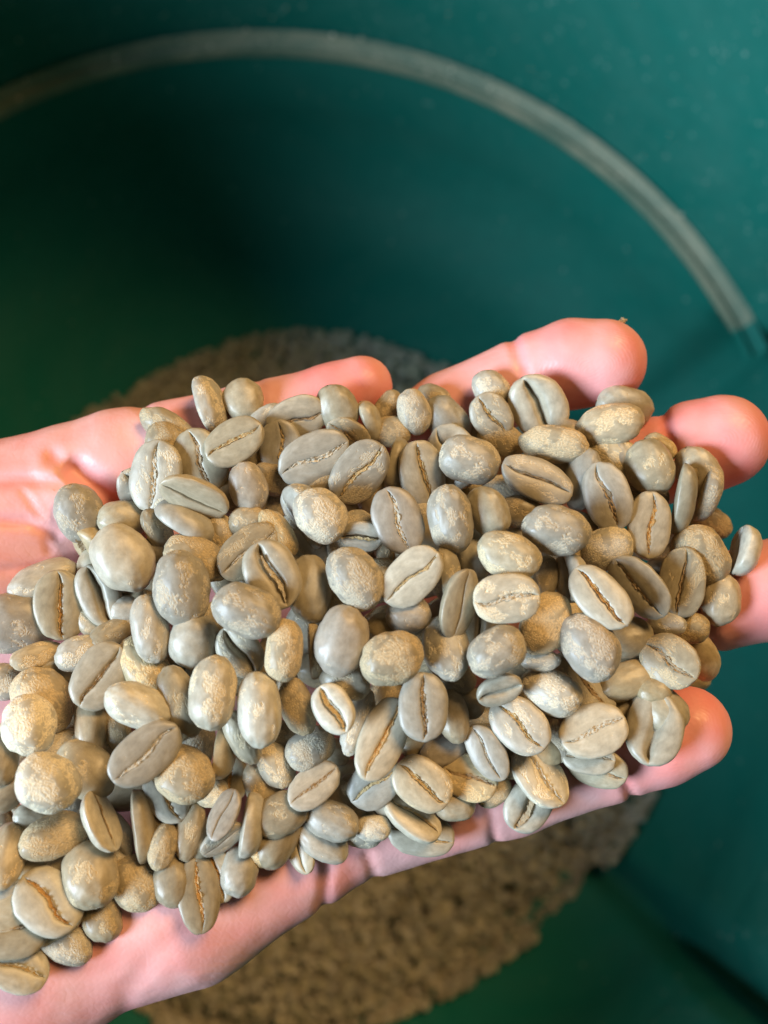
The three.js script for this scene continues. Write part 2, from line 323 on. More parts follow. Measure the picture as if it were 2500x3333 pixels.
const SHAPES = {
  n: [1, 2, 3, 4, 1.4, 2.6, 3.3].map((k) => beanShape({ groove: 0.010 + 0.0025 * k, depth: 0.065 + 0.010 * k, bend: (Math.round(k * 10) % 20 > 9 ? 1 : -1) * (0.045 + 0.014 * k), blunt: 2.2 + 0.12 * k, lump: 0.025, seed: k })),
  w: [5, 6].map((k) => beanShape({ groove: 0.060, depth: 0.22, bend: (k % 2 ? 1 : -1) * 0.045, blunt: 2.4, face: 0.13, lump: 0.03, seed: k })),
  t: [7, 8, 9].map((k) => beanShape({ groove: 0.012, depth: 0.07, bend: (k % 2 ? 1 : -1) * 0.05, blunt: 2.3, face: 0.09, lump: 0.035, seed: k })),
  b: [10, 11, 12, 13, 14].map((k) => beanShape({ groove: 0.04, depth: 0.15, bend: 0.04, blunt: 2.05 + 0.12 * (k - 10), dome: 0.34 + 0.02 * (k - 10), lump: 0.05, seed: k, faceN: 22, domeN: 26 })),
};
const STRIPS = new Map();
function strip(g, k, wide) {
  const key = g.uuid + k + wide;
  if (!STRIPS.has(key)) STRIPS.set(key, silverskinShape(g, k + 3, [-0.40, -0.36, -0.42][k], [0.40, 0.42, 0.30][k], [0.030, 0.040, 0.023][k] * (wide ? 1.7 : 1)));
  return STRIPS.get(key);
}
// Surfaces: a waxy bean, with more or less of the parchment-coloured chaff left on it (colour; relief in red, roughness in green).
const SKINS = [];
for (const [level, seeds] of [[0, [1, 2]], [1, [3, 4, 5, 6]], [2, [7, 8, 9, 10, 11]], [3, [12, 13, 14, 15]]]) for (const seed of seeds) {
  const W = 320, H = 320, chaffOf = new Float32Array(W * H), fineOf = new Float32Array(W * H), mot = new Float32Array(W * H);
  const cut = [0.62, 0.24, 0.06, -0.14][level];
  for (let j = 0; j < H; j++) for (let i = 0; i < W; i++) {
    const x = -0.5 * Math.cos(Math.PI * i / W), a = 2 * Math.PI * j / H, r = Math.sqrt(Math.max(0, 1 - 4 * x * x)) * 0.42, y = r * Math.sin(a), z = r * Math.cos(a), o = seed * 7.3;
    const big = fbm(x * 3.1 + o, y * 3.1, z * 3.1 + o, 3), edge = fbm(x * 16 + o, y * 16, z * 16, 3);
    const fibre = fbm(x * 34 + o + 3 * noise(x * 6, y * 6 + o, z * 6), y * 34, z * 34, 3), web = Math.abs(noise(x * 22 + o, y * 22, z * 22 + o)), web2 = Math.abs(noise(x * 41 + o, y * 41, z * 41));
    const c = smooth(-0.06, 0.10, big * 1.25 + 0.30 * edge + 0.16 * fibre - cut), thin = level ? 0.55 * smooth(0.09, 0.01, web) * smooth(-0.12, 0.12, big - cut * 0.3) + 0.35 * smooth(0.05, 0.0, web2) * smooth(0, 0.2, big) : 0;
    chaffOf[j * W + i] = clamp(Math.max(c * (0.46 + 1.15 * (fibre + 0.20)), thin * 0.8)); fineOf[j * W + i] = fibre; mot[j * W + i] = fbm(x * 7 + o, y * 7 + 9, z * 7, 4);
  }
  const map = texture(W, H, true, (u, v, i, j) => {
    const q = j * W + i, c = chaffOf[q], m = 1 + 0.42 * mot[q] + 0.10 * fineOf[q], pale = smooth(0.1, 0.5, mot[q]);
    return [mix(0.52 * m, 0.88 + 0.32 * fineOf[q], c), mix(0.52 * m * (1 + 0.02 * pale), 0.83 + 0.32 * fineOf[q], c), mix(0.52 * m * (1 + 0.06 * pale), 0.75 + 0.31 * fineOf[q], c)];
  });
  const relief = texture(W, H, false, (u, v, i, j) => { const q = j * W + i, c = chaffOf[q]; return [0.35 + 0.12 * mot[q] + c * (0.32 + 0.6 * fineOf[q]), mix(0.42 + 0.12 * mot[q], 0.90, c), 0.5]; });
  (SKINS[level] ??= []).push({ map, relief });
}
const TONES = {
  g: ['grey', 0.400, 0.372, 0.318], c: ['cream', 0.500, 0.455, 0.360], o: ['olive', 0.395, 0.345, 0.245], u: ['bluish grey', 0.405, 0.390, 0.345], w: ['brown', 0.330, 0.270, 0.180],
  p: ['pale', 0.560, 0.530, 0.440], y: ['yellowish', 0.420, 0.325, 0.180], l: ['lilac-grey', 0.395, 0.355, 0.310], t: ['tan', 0.430, 0.355, 0.240],
};
const beanMaterials = new Map();
function beanMaterial(tone, level, k) {
  const skins = SKINS[level], v = k % skins.length, j = Math.floor(k / skins.length) % 3, key = tone + level + v + j;
  if (!beanMaterials.has(key)) {
    const [r, g, b] = TONES[tone].slice(1).map((x, n) => mix(x, [0.410, 0.356, 0.232][n], 0.32)), f = [0.78, 0.90, 1.02][j] / 0.52, { map, relief } = skins[v];
    beanMaterials.set(key, new THREE.MeshPhysicalMaterial({ color: new THREE.Color().setRGB(r * f, g * f, b * f), map, bumpMap: relief, bumpScale: 0.00016, roughnessMap: relief, roughness: 1, ior: 1.45, specularIntensity: 0.9, clearcoat: level < 2 ? 0.30 : 0.12, clearcoatRoughness: 0.36 }));
  }
  return beanMaterials.get(key);
}
const chaffRelief = texture(128, 128, false, (u, v, i, j) => { const h = 0.5 + 0.5 * fbm(i * 0.22, j * 0.08, 3, 3); return [h, 0.6 + 0.3 * h, h]; });
const chaffMap = texture(128, 128, true, (u, v, i, j) => { const h = 0.86 + 0.30 * fbm(i * 0.16, j * 0.07, 8, 3); return [h, h, h]; });
const SILVER = {};
for (const [k, c] of Object.entries({ g: [0.80, 0.58, 0.27], w: [0.82, 0.72, 0.54], b: [0.58, 0.42, 0.24], o: [0.80, 0.47, 0.16] })) SILVER[k] = new THREE.MeshPhysicalMaterial({ color: new THREE.Color().setRGB(...c), map: chaffMap, roughness: 0.8, bumpMap: chaffRelief, bumpScale: 0.00012, transmission: 0.25, thickness: 0, side: THREE.DoubleSide });

// Each bean: place in the picture, length and width there, direction of its length (degrees), roll about it (0 face up, 180 round back up),
// layer (0 on top), chaff 0 to 3, tone, silverskin, shape; after the bar a name for the ones that stand out.
const TABLE = `
545 1392 195 112 30 205 1 2 w - b
675 1319 195 98 74 110 1 2 g - b
792 1301 142 135 80 180 2 0 o - b
762 1437 205 150 -35 -12 0 0 o g n | olive bean with a jagged golden seam, lowest of the cluster at the thumb's middle @golden-seamed bean by the thumb
505 1550 232 172 101 14 0 1 p w n | pale blue-grey bean, white crack down its face, leaning against the ball of the thumb @white-cracked bean
655 1500 215 165 66 4 1 0 o b n
632 1620 228 140 22 38 0 0 t - t | smooth tan bean tipped onto its edge under the white-cracked bean @tipped tan bean
809 1587 165 128 76 180 1 1 l - b
885 1560 150 110 20 170 2 3 w - b
510 1720 140 95 60 150 1 2 w - b
603 1705 212 108 30 115 1 0 u - n
725 1745 150 105 70 180 2 2 w - b
810 1700 130 105 0 180 2 2 t - b
400 1690 155 125 0 180 2 0 o - b
880 1360 130 92 -20 180 2 1 u - b
760 1660 135 100 40 180 3 0 o - b
965 1365 200 150 -22 18 1 0 p b n | pale curled bean with a dark slit, close to the thumb's tip @pale curled bean
920 1480 225 152 80 10 1 0 u g n
1022 1490 242 166 -28 16 0 0 u w n | large blue-grey bean with a frayed seam along its lower half, below the pale curled bean @frayed blue-grey bean
1170 1537 228 166 -52 4 0 2 g g n | chaff-dusted grey bean with a bold golden slit, lying over the frayed blue-grey bean @golden-slit bean
1100 1330 158 138 65 180 1 0 o - b | plain round olive bean just below the tip of the thumb @round olive bean
1195 1375 140 75 72 110 2 0 o - n
1135 1415 152 105 30 20 1 1 t b n
1260 1335 135 95 -60 180 2 2 w - b
1275 1405 125 108 0 180 2 3 w - b
1348 1342 148 112 75 180 1 3 g - b
1455 1370 178 132 50 180 1 0 u - b | smooth blue-grey bean with a green-tinged end, near the base of the first finger @green-tinged bean
1415 1295 120 85 30 180 3 1 w - b
1280 1510 175 90 103 105 1 0 o - n
1375 1540 212 156 80 -18 1 0 c g n | cream bean with a golden seam on one half, standing beside the golden-slit bean @half-hidden cream bean
1045 1677 188 166 50 180 0 3 g - b | round bean with a thick chaff cap, just below the golden-slit bean @chaff-capped bean
985 1685 222 135 55 65 1 1 u - n
1160 1670 135 95 60 180 3 0 o - b
1178 1748 142 108 0 25 1 1 g g w
1295 1693 222 166 68 2 0 0 l w n | lilac-grey bean with an open forked seam, beside a cream bean with a brown slit @fork-seamed bean
1465 1688 220 148 82 180 0 2 g - b | smooth grey bean with a streak of chaff down its back, next to the fork-seamed bean @chaff-streaked bean
905 1735 175 95 55 160 1 3 y - b
1600 1268 135 115 50 180 2 2 g - b | dark grey net-veined bean, alone against the pad of the first finger @net-veined bean
1600 1355 158 135 58 0 1 1 c g n
1755 1325 218 185 58 0 1 0 c - w | open cream bean with two spread lobes, resting on the first fingertip's pad @open cream bean
1800 1447 218 130 6 180 0 3 t - b | oval bean lying crosswise, half bare and half orange chaff, below the open cream bean @half-orange bean
1527 1498 198 158 15 180 0 2 g - b | round-backed grey bean with chaff along its upper rim, over a pale bean @rim-chaffed bean
1475 1485 220 172 65 20 1 0 p - n
1630 1437 155 122 20 180 1 3 w - b
1750 1560 245 142 25 -18 0 1 g b t | long grey bean with a wide straight groove, below the half-orange bean @wide-grooved bean
1588 1665 166 136 60 180 0 0 o - b | smooth small olive bean with a dark pit at its end @pitted olive bean
1690 1665 135 112 0 180 2 2 w - b
1810 1725 216 166 12 180 0 2 g - b | big round-backed grey bean with a white fleck and scattered tan blotches @blotched grey bean
2030 1325 192 140 15 160 1 0 c - b
1985 1385 216 142 -12 180 0 2 t - b | tan bean with a broad band of chaff, perched between the first two fingers @perched tan bean
1935 1470 120 90 0 180 3 2 g - b
1977 1616 226 156 75 0 0 0 g b n | grey bean with a dark ragged slit edged in gold, by the second finger @dark-slit bean
1895 1560 200 125 105 190 1 0 u - b
2113 1520 182 162 72 180 0 1 o - b | big smooth olive round back with two pale flecks, at the second fingertip @flecked olive dome
2150 1455 115 75 40 180 2 2 y - b
2020 1490 130 90 60 180 2 0 g - b
2115 1708 216 146 94 -12 0 0 c o n | cream bean with a straight orange seam, below the flecked olive dome @orange-seamed bean
2210 1625 230 85 100 100 1 0 o - n
2275 1540 182 142 60 180 2 1 t - b
2290 1605 186 88 102 95 1 2 g - n
2310 1700 142 105 30 180 2 3 w - b
2280 1810 212 172 60 180 1 3 w - b | large brown chaffy round back near the third finger @brown chaffy dome
2410 1790 166 100 112 60 1 0 p - w | small pale bean with a pinhole, out on the third finger @pinholed pale bean
2220 1895 226 150 96 0 0 1 o b n | olive bean with a straw-coloured seam and one chaffy half, beside the brown chaffy dome @two-toned bean
2080 1912 236 150 50 14 0 0 c b t | long smooth cream bean with a deep diagonal groove @deep-grooved cream bean
1975 1785 172 142 -20 180 1 3 u - b | silvery chaff-wrapped bean between two open-faced beans @silvery wrapped bean
2345 1950 172 132 98 180 2 1 t - b
2170 2030 122 92 0 180 1 1 u - b
2240 2045 132 105 0 180 2 2 y - b
2180 2152 190 172 35 0 0 2 t b n | nearly circular chaffy bean with a forked hairline seam, at the edge of the heap @circular forked bean
2285 2140 165 112 70 180 2 0 y - b
2258 2212 110 90 0 180 2 0 y - b
2050 2075 152 128 -20 180 1 0 o - b
1955 1943 242 152 48 -8 0 0 c o n | cream bean with a thick orange seam, crossing under the long cream bean @thick orange seam
2040 2215 192 122 -20 180 2 0 y - b
2035 2160 150 100 -20 180 2 0 y - b
2130 2250 115 95 0 180 2 0 y - b
1655 1808 206 156 20 180 0 2 o - b | speckled olive round back with silvery chaff on one shoulder @speckled olive back
1540 1805 172 115 80 180 2 0 u - b
1650 1948 216 166 -3 0 0 2 c w n | chaffy cream bean lying crosswise with a clean white seam @white-seamed bean
1775 1880 142 85 95 180 2 1 w - b
1850 1880 162 100 80 60 1 0 g - w
1775 2030 212 160 -62 180 1 3 t - b
1922 2105 226 182 62 180 0 2 l - b | big purplish round back veined with white chaff @purple veined dome
1617 2120 196 156 -30 180 0 2 g - b
1900 2225 246 162 48 -25 1 2 u b t | long chaffy bean slid under the purple veined dome, seam at its edge @chaffy bean under the purple dome
1760 2150 125 70 0 180 1 2 u - b
1790 2250 206 152 25 180 1 2 g - b
1627 2250 152 108 -20 30 0 0 c - w | small folded cream bean with a dark notch @notched cream bean
1680 2180 135 100 0 180 2 1 w - b
1158 1882 216 172 55 180 0 3 g - b | round bean fully wrapped in pale chaff, at the heart of the heap @chaff-wrapped dome
1340 1878 232 160 -45 0 0 0 c g n | creamy bean with a brown slit and white frayed skin, touching the fork-seamed bean @cream brown-slit bean
1330 2000 145 122 0 180 1 1 l - b
1498 1967 232 130 105 -34 0 0 t - t | smooth tan bean on its side with a deep unlined groove @side-lying tan bean
1114 2085 226 176 104 180 0 0 l - b | large bare lilac round back, smooth and shiny @bare lilac dome
1125 2215 165 125 20 180 1 1 c - b
1275 2142 206 176 -20 180 0 3 t - b | broad chaff-streaked tan dome beside the bare lilac dome @chaff-streaked tan dome
1255 2045 135 105 0 180 2 0 y - b
1452 2110 212 156 80 180 1 2 u - b
1485 2215 130 100 0 180 2 1 w - b
1245 1820 120 95 30 180 3 0 w - b
1005 1915 222 152 85 180 1 0 o - b | plain olive-grey back with one pale nick, beside the chaff-wrapped dome @plain olive back
1100 1965 155 105 30 180 2 3 y - b
1450 1870 185 85 80 110 1 1 o - n
1015 2120 178 72 85 90 1 2 w - n
1085 2307 168 132 60 8 0 0 p g w | small pale bean with a pinched star-like seam @pinched pale bean
593 1915 242 186 85 180 0 2 g - b | very large grey round back with two islands of chaff, near the palm's bare skin @large two-patch dome
640 1820 222 155 30 160 1 2 t - b
810 1795 226 155 -42 8 1 2 w w n
887 1870 228 182 65 0 0 0 c w w | cream bean with a wide white-edged open slit showing an inner fold @open-slit cream bean
805 1988 226 168 25 180 0 2 g - b | grey round back, half covered by a shaggy tan patch, under the open-slit cream bean @shaggy-patched bean
630 2085 176 160 105 180 1 0 p - b
780 2120 182 142 55 10 1 1 c - w
925 2118 200 126 95 180 0 3 t - b
490 2045 222 126 80 180 0 1 g - b
590 2283 236 132 65 180 1 1 o - b
692 2253 236 156 95 180 0 2 c - b | long pale smooth-backed bean with chaff at its lower end @long pale back
845 2310 240 146 85 180 0 1 p - b | whitest smooth-backed bean, glossy, near the middle of the wrist side @white glossy back
967 2300 192 114 70 180 1 2 t - b
718 2448 168 82 95 100 1 0 y - n
790 2400 188 98 60 170 1 1 o - b
900 2490 158 120 60 180 1 2 c - b
935 2390 118 95 0 180 2 2 t - b
1010 2435 168 128 -30 180 1 3 u - b
600 2522 192 184 40 180 0 3 t - b | ball-like bean wholly coated in tan chaff @tan chaff ball
750 2530 152 120 80 10 2 0 o o n
855 2545 152 132 60 180 2 1 t - b
690 2580 115 95 0 180 1 2 t - b
1022 2557 188 128 -40 0 0 0 g b t | neat grey bean with a hairline brown seam, on the little-finger side @hairline-seamed bean
915 2650 192 142 -25 180 1 1 w - b
803 2683 202 96 97 90 1 0 g - n
728 2650 168 95 113 30 0 0 l - t
725 2735 155 95 -35 50 1 1 g - t
618 2705 178 95 100 180 1 1 w - b
540 2595 182 125 50 0 1 0 p o n
450 2690 232 92 80 95 1 0 w - n
530 2755 148 90 100 180 1 3 w - b
447 2873 186 162 45 180 1 3 w - b | brown chaff-coated lump resting on the heel of the hand @brown lump on the heel
560 2870 155 125 80 180 2 0 w - b
648 2912 226 136 82 0 0 0 w o t | brown almond-shaped bean with a thin orange seam, lying on the bare heel of the hand @almond-shaped bean
712 2850 165 105 75 15 1 0 w o n
780 2835 155 125 100 180 2 0 g - b
865 2770 125 112 0 180 1 3 y - b
968 2755 178 95 65 20 1 0 o - n
1080 2670 182 125 20 180 1 1 g - b
1050 2742 178 115 30 180 2 0 g - b
1245 2405 276 152 112 -6 0 0 c o n | longest cream bean with a ragged orange seam, slanting over the others @longest bean
1378 2300 216 166 94 0 0 0 u b n | neat pale lilac bean, seam upright and even, touching the longest bean's end @upright-seamed bean
1220 2550 192 152 -40 0 1 0 u g n
1190 2600 202 142 40 40 2 0 c - n
1375 2550 202 162 35 0 0 1 t g n | tan bean with a crumbled golden seam, beside the longest bean @crumbled-seam tan bean
1345 2655 206 130 38 -38 1 0 c g n
1370 2715 216 142 10 0 2 0 c g n
1530 2530 182 152 20 0 1 1 y b t | honey-coloured bean with a white-flecked rim @honey-coloured bean
1585 2450 192 118 60 18 0 0 g w t | small grey bean with a thin pale seam, over the honey-coloured bean @small grey bean
1692 2360 212 166 42 0 0 1 g g n | blunt grey bean with a white and gold zigzag seam @zigzag-seamed bean
1932 2378 222 176 -20 0 0 0 c w t | broad cream bean with a wavering dashed seam, near the little fingertip @dash-seamed bean
1915 2465 170 110 10 0 1 0 c b n
1815 2410 135 75 85 180 2 2 g - b
1760 2525 218 160 52 -30 0 2 p w t | pale blue-grey bean with a lacy strip of chaff, at the little finger's edge @lacy pale bean
1722 2620 184 150 -55 0 1 0 p b w | pale bean with a gaping brown cleft, lowest on the little finger @gaping pale bean
1945 2500 192 132 15 20 2 0 o b n
1605 2575 125 95 -30 180 2 2 t - b
1775 2450 118 95 0 180 2 0 y - b
2130 2372 232 185 103 0 0 0 c - w | olive-cream bean split into two swollen lobes, next to the little fingertip @two-lobed bean
1475 2330 172 105 80 180 1 0 w - b
1515 2290 132 105 0 180 2 0 w - b
1450 2440 172 112 -20 180 2 0 l - b
1365 2430 125 100 0 180 2 0 y - b
1165 2350 216 92 110 180 1 2 u - b
1080 2450 125 95 0 180 2 0 o - b
1215 2695 115 85 0 180 2 3 u - b
1185 2715 125 90 0 180 3 2 g - b
1480 2620 135 105 0 180 2 0 t - b
260 1670 188 160 75 180 0 2 g - b | lone grey dome with flaking chaff, set apart on the ball of the thumb @lone grey dome
285 1780 135 105 60 60 1 0 y b w
402 1818 228 196 55 180 0 0 c - b | biggest smooth cream dome, close to the lone grey dome @biggest cream dome
325 1940 212 138 65 5 0 0 c - w | two-lobed cream bean with a clean bare cleft @bare-cleft bean
196 1970 226 166 80 0 0 0 o o n | mustard-olive bean with a bright twig-like orange seam @mustard bean
138 1885 216 120 -20 150 1 1 g - b
65 2025 242 210 0 180 1 1 l - b | huge lilac-grey dome cut off by the edge of the view @huge lilac dome
415 1985 118 92 0 180 2 0 u - b
310 2030 145 100 40 180 2 1 w - b
520 1790 118 95 0 180 2 0 w - b
327 2200 226 170 -62 0 0 0 c b n | round-edged cream bean with a sunken seam, below the mustard bean @sunken-seam bean
450 2298 222 142 22 180 0 1 p - b
473 2453 252 166 -40 6 0 0 g w n | long grey bean with a pinkish flake beside its seam @pink-flaked bean
140 2280 222 190 60 180 1 3 t - b
95 2360 192 176 80 180 0 3 p - b | white chaffy dome with a small ring mark @ring-marked dome
297 2360 192 105 85 180 1 0 t - b
280 2505 216 170 40 180 1 1 o - b
155 2548 206 190 30 180 0 3 p - b | frost-white chaffy dome, brightest of the wrist side @frost-white dome
385 2385 145 85 60 180 2 2 w - b
258 2125 152 115 -20 180 1 2 u - b
125 2135 168 92 -15 180 1 2 t - b
190 2185 155 85 0 180 2 0 o - b
365 2065 165 95 -30 180 2 1 o - b
470 2165 212 152 60 180 1 2 y - b
15 2220 142 122 0 180 1 3 u - b
5 2470 172 112 85 180 1 0 w - b
40 2570 172 105 -50 180 2 0 w - b
177 2720 212 146 -20 180 1 3 w - b | brown chaff-covered oval, lying level @level brown oval
335 2672 204 125 62 -50 0 0 c b t | glossy cream bean standing on its side, groove in shade @glossy cream bean
25 2785 205 125 95 180 1 1 t - b
297 2845 212 182 70 180 1 1 w - b
158 2935 236 192 38 0 0 0 p o n | whitest open-faced bean with an orange-brown slit, low on the heel of the hand @whitest open-faced bean
330 2985 155 125 60 180 2 2 w - b
215 3070 178 122 25 180 1 3 g - b
45 3020 222 190 0 0 1 0 o b n
60 3150 196 150 25 -15 2 0 p g n
20 2900 125 100 0 180 2 0 u - b
80 2810 135 105 0 180 2 0 o - b
520 2670 125 95 0 180 2 0 w - b
115 2660 135 105 0 180 2 0 c - b
`;
const rnd = random(2024);
const rows = TABLE.trim().split('\n').map((line) => {
  const [left, right] = line.split('|'), c = left.trim().split(/\s+/), [x, y, L, W, a, roll, layer, chaff] = c.slice(0, 8).map(Number);
  const [own, short] = (right ?? '').split('@').map((s) => s.trim());
  return { x, y, L, W, a, roll, layer, chaff, tone: c[8], skin: c[9], shape: c[10], own, short };
});
// Beans that fill the heap below those that show; only glimpses of them can be seen.
const EDGE = [[430, 1400], [700, 1300], [1100, 1310], [1400, 1300], [1640, 1270], [1840, 1320], [2050, 1360], [2250, 1540], [2350, 1720], [2380, 1950], [2270, 2200], [2180, 2440], [1950, 2520], [1700, 2600], [1420, 2720], [1050, 2750], [700, 2860], [400, 2900], [200, 3080], [-60, 3150], [-500, 3200], [-500, 2100], [-60, 2120], [90, 2080], [230, 1820], [330, 1650]];
function inside(poly, x, y) { let c = false; for (let i = 0, j = poly.length - 1; i < poly.length; j = i++) { const [a, b] = poly[i], [d, e] = poly[j]; if ((b > y) !== (e > y) && x < (d - a) * (y - b) / (e - b) + a) c = !c; } return c; }
function toEdge(poly, x, y) { let m = 1e9; for (let i = 0, j = poly.length - 1; i < poly.length; j = i++) { const [a, b] = poly[j], [d, e] = poly[i], bx = d - a, by = e - b, t = clamp(((x - a) * bx + (y - b) * by) / (bx * bx + by * by)); m = Math.min(m, Math.hypot(x - a - bx * t, y - b - by * t)); } return m; }
for (let gy = 1350; gy < 3150; gy += 135) for (let gx = 40; gx < 2350; gx += 145) {
  const x = gx + 40 * (rnd() - 0.5) + (Math.round((gy - 1350) / 135) % 2 ? 85 : 0), y = gy + 40 * (rnd() - 0.5);
  if (!inside(EDGE, x, y) || toEdge(EDGE, x, y) < 80) continue;
  rows.push({ x, y, L: 200 + 30 * rnd(), W: 150, a: 180 * rnd(), roll: rnd() < 0.3 ? 0 : 180, layer: 2.6, chaff: Math.floor(rnd() * 4), tone: 'wowtg'[Math.floor(rnd() * 5)], skin: '-', shape: 'b', filler: true });
}
// Heights: the heap is a low dome; layers lie below one another, and nothing sinks into the skin.
const heapTop = (x, y) => { const d = inside(EDGE, x, y) ? toEdge(EDGE, x, y) : 0; return -0.001 + 0.0175 * smooth(0, 520, d) + 0.0035 * smooth(0, 160, d); };
for (const r of rows) {
  const want = heapTop(r.x, r.y) - [0, 0.0042, 0.0085, 0.012][Math.min(3, Math.floor(r.layer))] - (r.filler ? 0.0035 : 0);
  let y = Math.max(want, -0.02), p;
  const clear = r.filler ? 0.0022 : (r.roll > 140 ? 0.0020 : 0.0030 + 0.001 * Math.abs(Math.sin(r.roll * Math.PI / 180)));
  const ca = Math.cos(r.a * Math.PI / 180), sa = Math.sin(r.a * Math.PI / 180);
  for (let k = 0; k < 60; k++) {
    p = at(r.x, r.y, y); const m = metresPerPixel(p), l = 0.36 * r.L * m, w = 0.36 * r.W * m;
    const ends = [[ca * l, sa * l], [-ca * l, -sa * l], [-sa * w, ca * w], [sa * w, -ca * w]].map(([u, v]) => bodyDistance(p.x + u, p.y, p.z + v));
    if (bodyDistance(p.x, p.y, p.z) >= clear && Math.min(...ends) > 0.0008) break; y += 0.0005;
  }
  r.h = y; r.p = p;
}
// beans that overlap in the picture are lifted or lowered along the sight line until they rest against each other
const size = (r) => { const m = metresPerPixel(at(r.x, r.y, r.h)); return [r.L * m / 2, r.W * m / 2, r.W * m * mix(0.28, 0.40, Math.abs(Math.sin(r.roll * Math.PI / 180)))]; };
for (let pass = 0; pass < 14; pass++) for (let i = 0; i < rows.length; i++) for (let j = i + 1; j < rows.length; j++) {
  const a = rows[i], b = rows[j], dx = b.x - a.x, dy = b.y - a.y, d = Math.hypot(dx, dy); if (d > 260) continue;
  const reach = (r) => { const t = Math.atan2(dy, dx) - r.a * Math.PI / 180; return 1 / Math.hypot(Math.cos(t) / (r.L / 2), Math.sin(t) / (r.W / 2)); };
  const q = d / (reach(a) + reach(b)); if (q >= 1) continue;
  const need = 0.86 * (size(a)[2] + size(b)[2]) * Math.sqrt(1 - q * q), [lo, hi] = (a.layer === b.layer ? a.h <= b.h : a.layer > b.layer) ? [a, b] : [b, a];
  const miss = need - (hi.h - lo.h); if (miss <= 0) continue;
  hi.h = Math.min(hi.h + 0.22 * miss, heapTop(hi.x, hi.y) + 0.0075); 
  const p = at(lo.x, lo.y, lo.h - 0.22 * miss); if (bodyDistance(p.x, p.y, p.z) > 0.0022) lo.h -= 0.22 * miss;
}
// what of each bean the picture shows, roughly: buried ones that show nothing are not built
{
  const step = 8, w = 2500 / step | 0, h = 3333 / step | 0, top = new Float32Array(w * h).fill(-1e9), who = new Int32Array(w * h).fill(-1);
  rows.forEach((r, n) => {
    r.seen = 0; const c = Math.cos(r.a * Math.PI / 180), s = Math.sin(r.a * Math.PI / 180), t = size(r)[2] * 1.0;
    for (let y = Math.max(0, (r.y - 140) / step | 0); y < Math.min(h, (r.y + 140) / step); y++) for (let x = Math.max(0, (r.x - 140) / step | 0); x < Math.min(w, (r.x + 140) / step); x++) {
      const u = (x + 0.5) * step - r.x, v = (y + 0.5) * step - r.y, q = Math.pow((u * c + v * s) / (r.L * 0.525), 2) + Math.pow((v * c - u * s) / (r.W * 0.525), 2);
      if (q < 1) { const z = r.h + t * Math.sqrt(1 - q); if (z > top[y * w + x]) { top[y * w + x] = z; who[y * w + x] = n; } }
    }
  });
  for (const n of who) if (n >= 0) rows[n].seen++;
    for (let i = rows.length - 1; i >= 0; i--) if (rows[i].filler && rows[i].seen < 5) rows.splice(i, 1);
}
const beans = [];
rows.forEach((r, i) => {
  const p = at(r.x, r.y, r.h), m = metresPerPixel(p), view = EYE.clone().sub(p).normalize();
  const e = 0.001, skin = bodyDistance(p.x, p.y, p.z), slope = V(bodyDistance(p.x + e, p.y, p.z) - bodyDistance(p.x - e, p.y, p.z), bodyDistance(p.x, p.y + e, p.z) - bodyDistance(p.x, p.y - e, p.z), bodyDistance(p.x, p.y, p.z + e) - bodyDistance(p.x, p.y, p.z - e)).normalize();
  const lying = 0.55 * smooth(0.0065, 0.0035, skin);                 // beans that lie on the skin follow it
  const Y = view.lerp(V(0, 1, 0), 0.25).lerp(slope, lying).normalize(), Z = V(1, 0, 0).cross(Y).normalize(), X = Y.clone().cross(Z).normalize();
  const frame = new THREE.Matrix4().makeBasis(X, Y, Z), d = Math.PI / 180;
  const pitch = (1 - lying * 1.6) * (rnd() - 0.5) * (r.layer ? 34 : 18) * d;
  frame.multiply(new THREE.Matrix4().makeRotationY(-r.a * d)).multiply(new THREE.Matrix4().makeRotationZ(pitch)).multiply(new THREE.Matrix4().makeRotationX((r.roll + (rnd() - 0.5) * 14) * d));
  const L = r.L * m * 1.03, W = r.W * m * 0.98, shapes = SHAPES[r.shape], g = shapes[Math.floor(rnd() * shapes.length)], mat = beanMaterial(r.tone, r.chaff, Math.floor(rnd() * 60));
  const open = r.skin !== '-', o = open ? new THREE.Group() : new THREE.Mesh(g, mat);
  for (let k = 0; k < 25; k++) {                                        // off the skin, towards the eye
    const at5 = [[0, 0.42, 0], [0.38, 0.22, 0], [-0.38, 0.22, 0], [0, 0.20, 0.38], [0, 0.20, -0.38]].map(([u, v, w]) => { const q = p.clone().add(V(u * L, -v * W * (r.roll > 140 ? -0.3 : 1), w * W).applyMatrix4(frame)); return bodyDistance(q.x, q.y, q.z); });
    if (Math.min(...at5) > -0.0003) break;
    p.addScaledVector(EYE.clone().sub(p).normalize(), 0.0004);
  }
  o.name = numbered('coffee_bean'); o.position.copy(p); o.quaternion.setFromRotationMatrix(frame);
  // a bean on its edge shows its thickness where the table gives a width
  const edge = Math.abs(Math.sin(r.roll * d)) > 0.85 ? 1.45 : 1, flip = rnd() < 0.5 ? -1 : 1;
  o.scale.set(L, W * mix(0.95, 1.05, rnd()) * edge, W * edge); scene.add(o);
  if (open) { part('body', g, mat, o); part('silverskin', strip(g, Math.floor(rnd() * 3), r.shape === 'w'), SILVER[r.skin], o); } else o.castShadow = o.receiveShadow = true;
  if (flip < 0) o.rotateY(Math.PI);
  beans.push([o, r]);
});

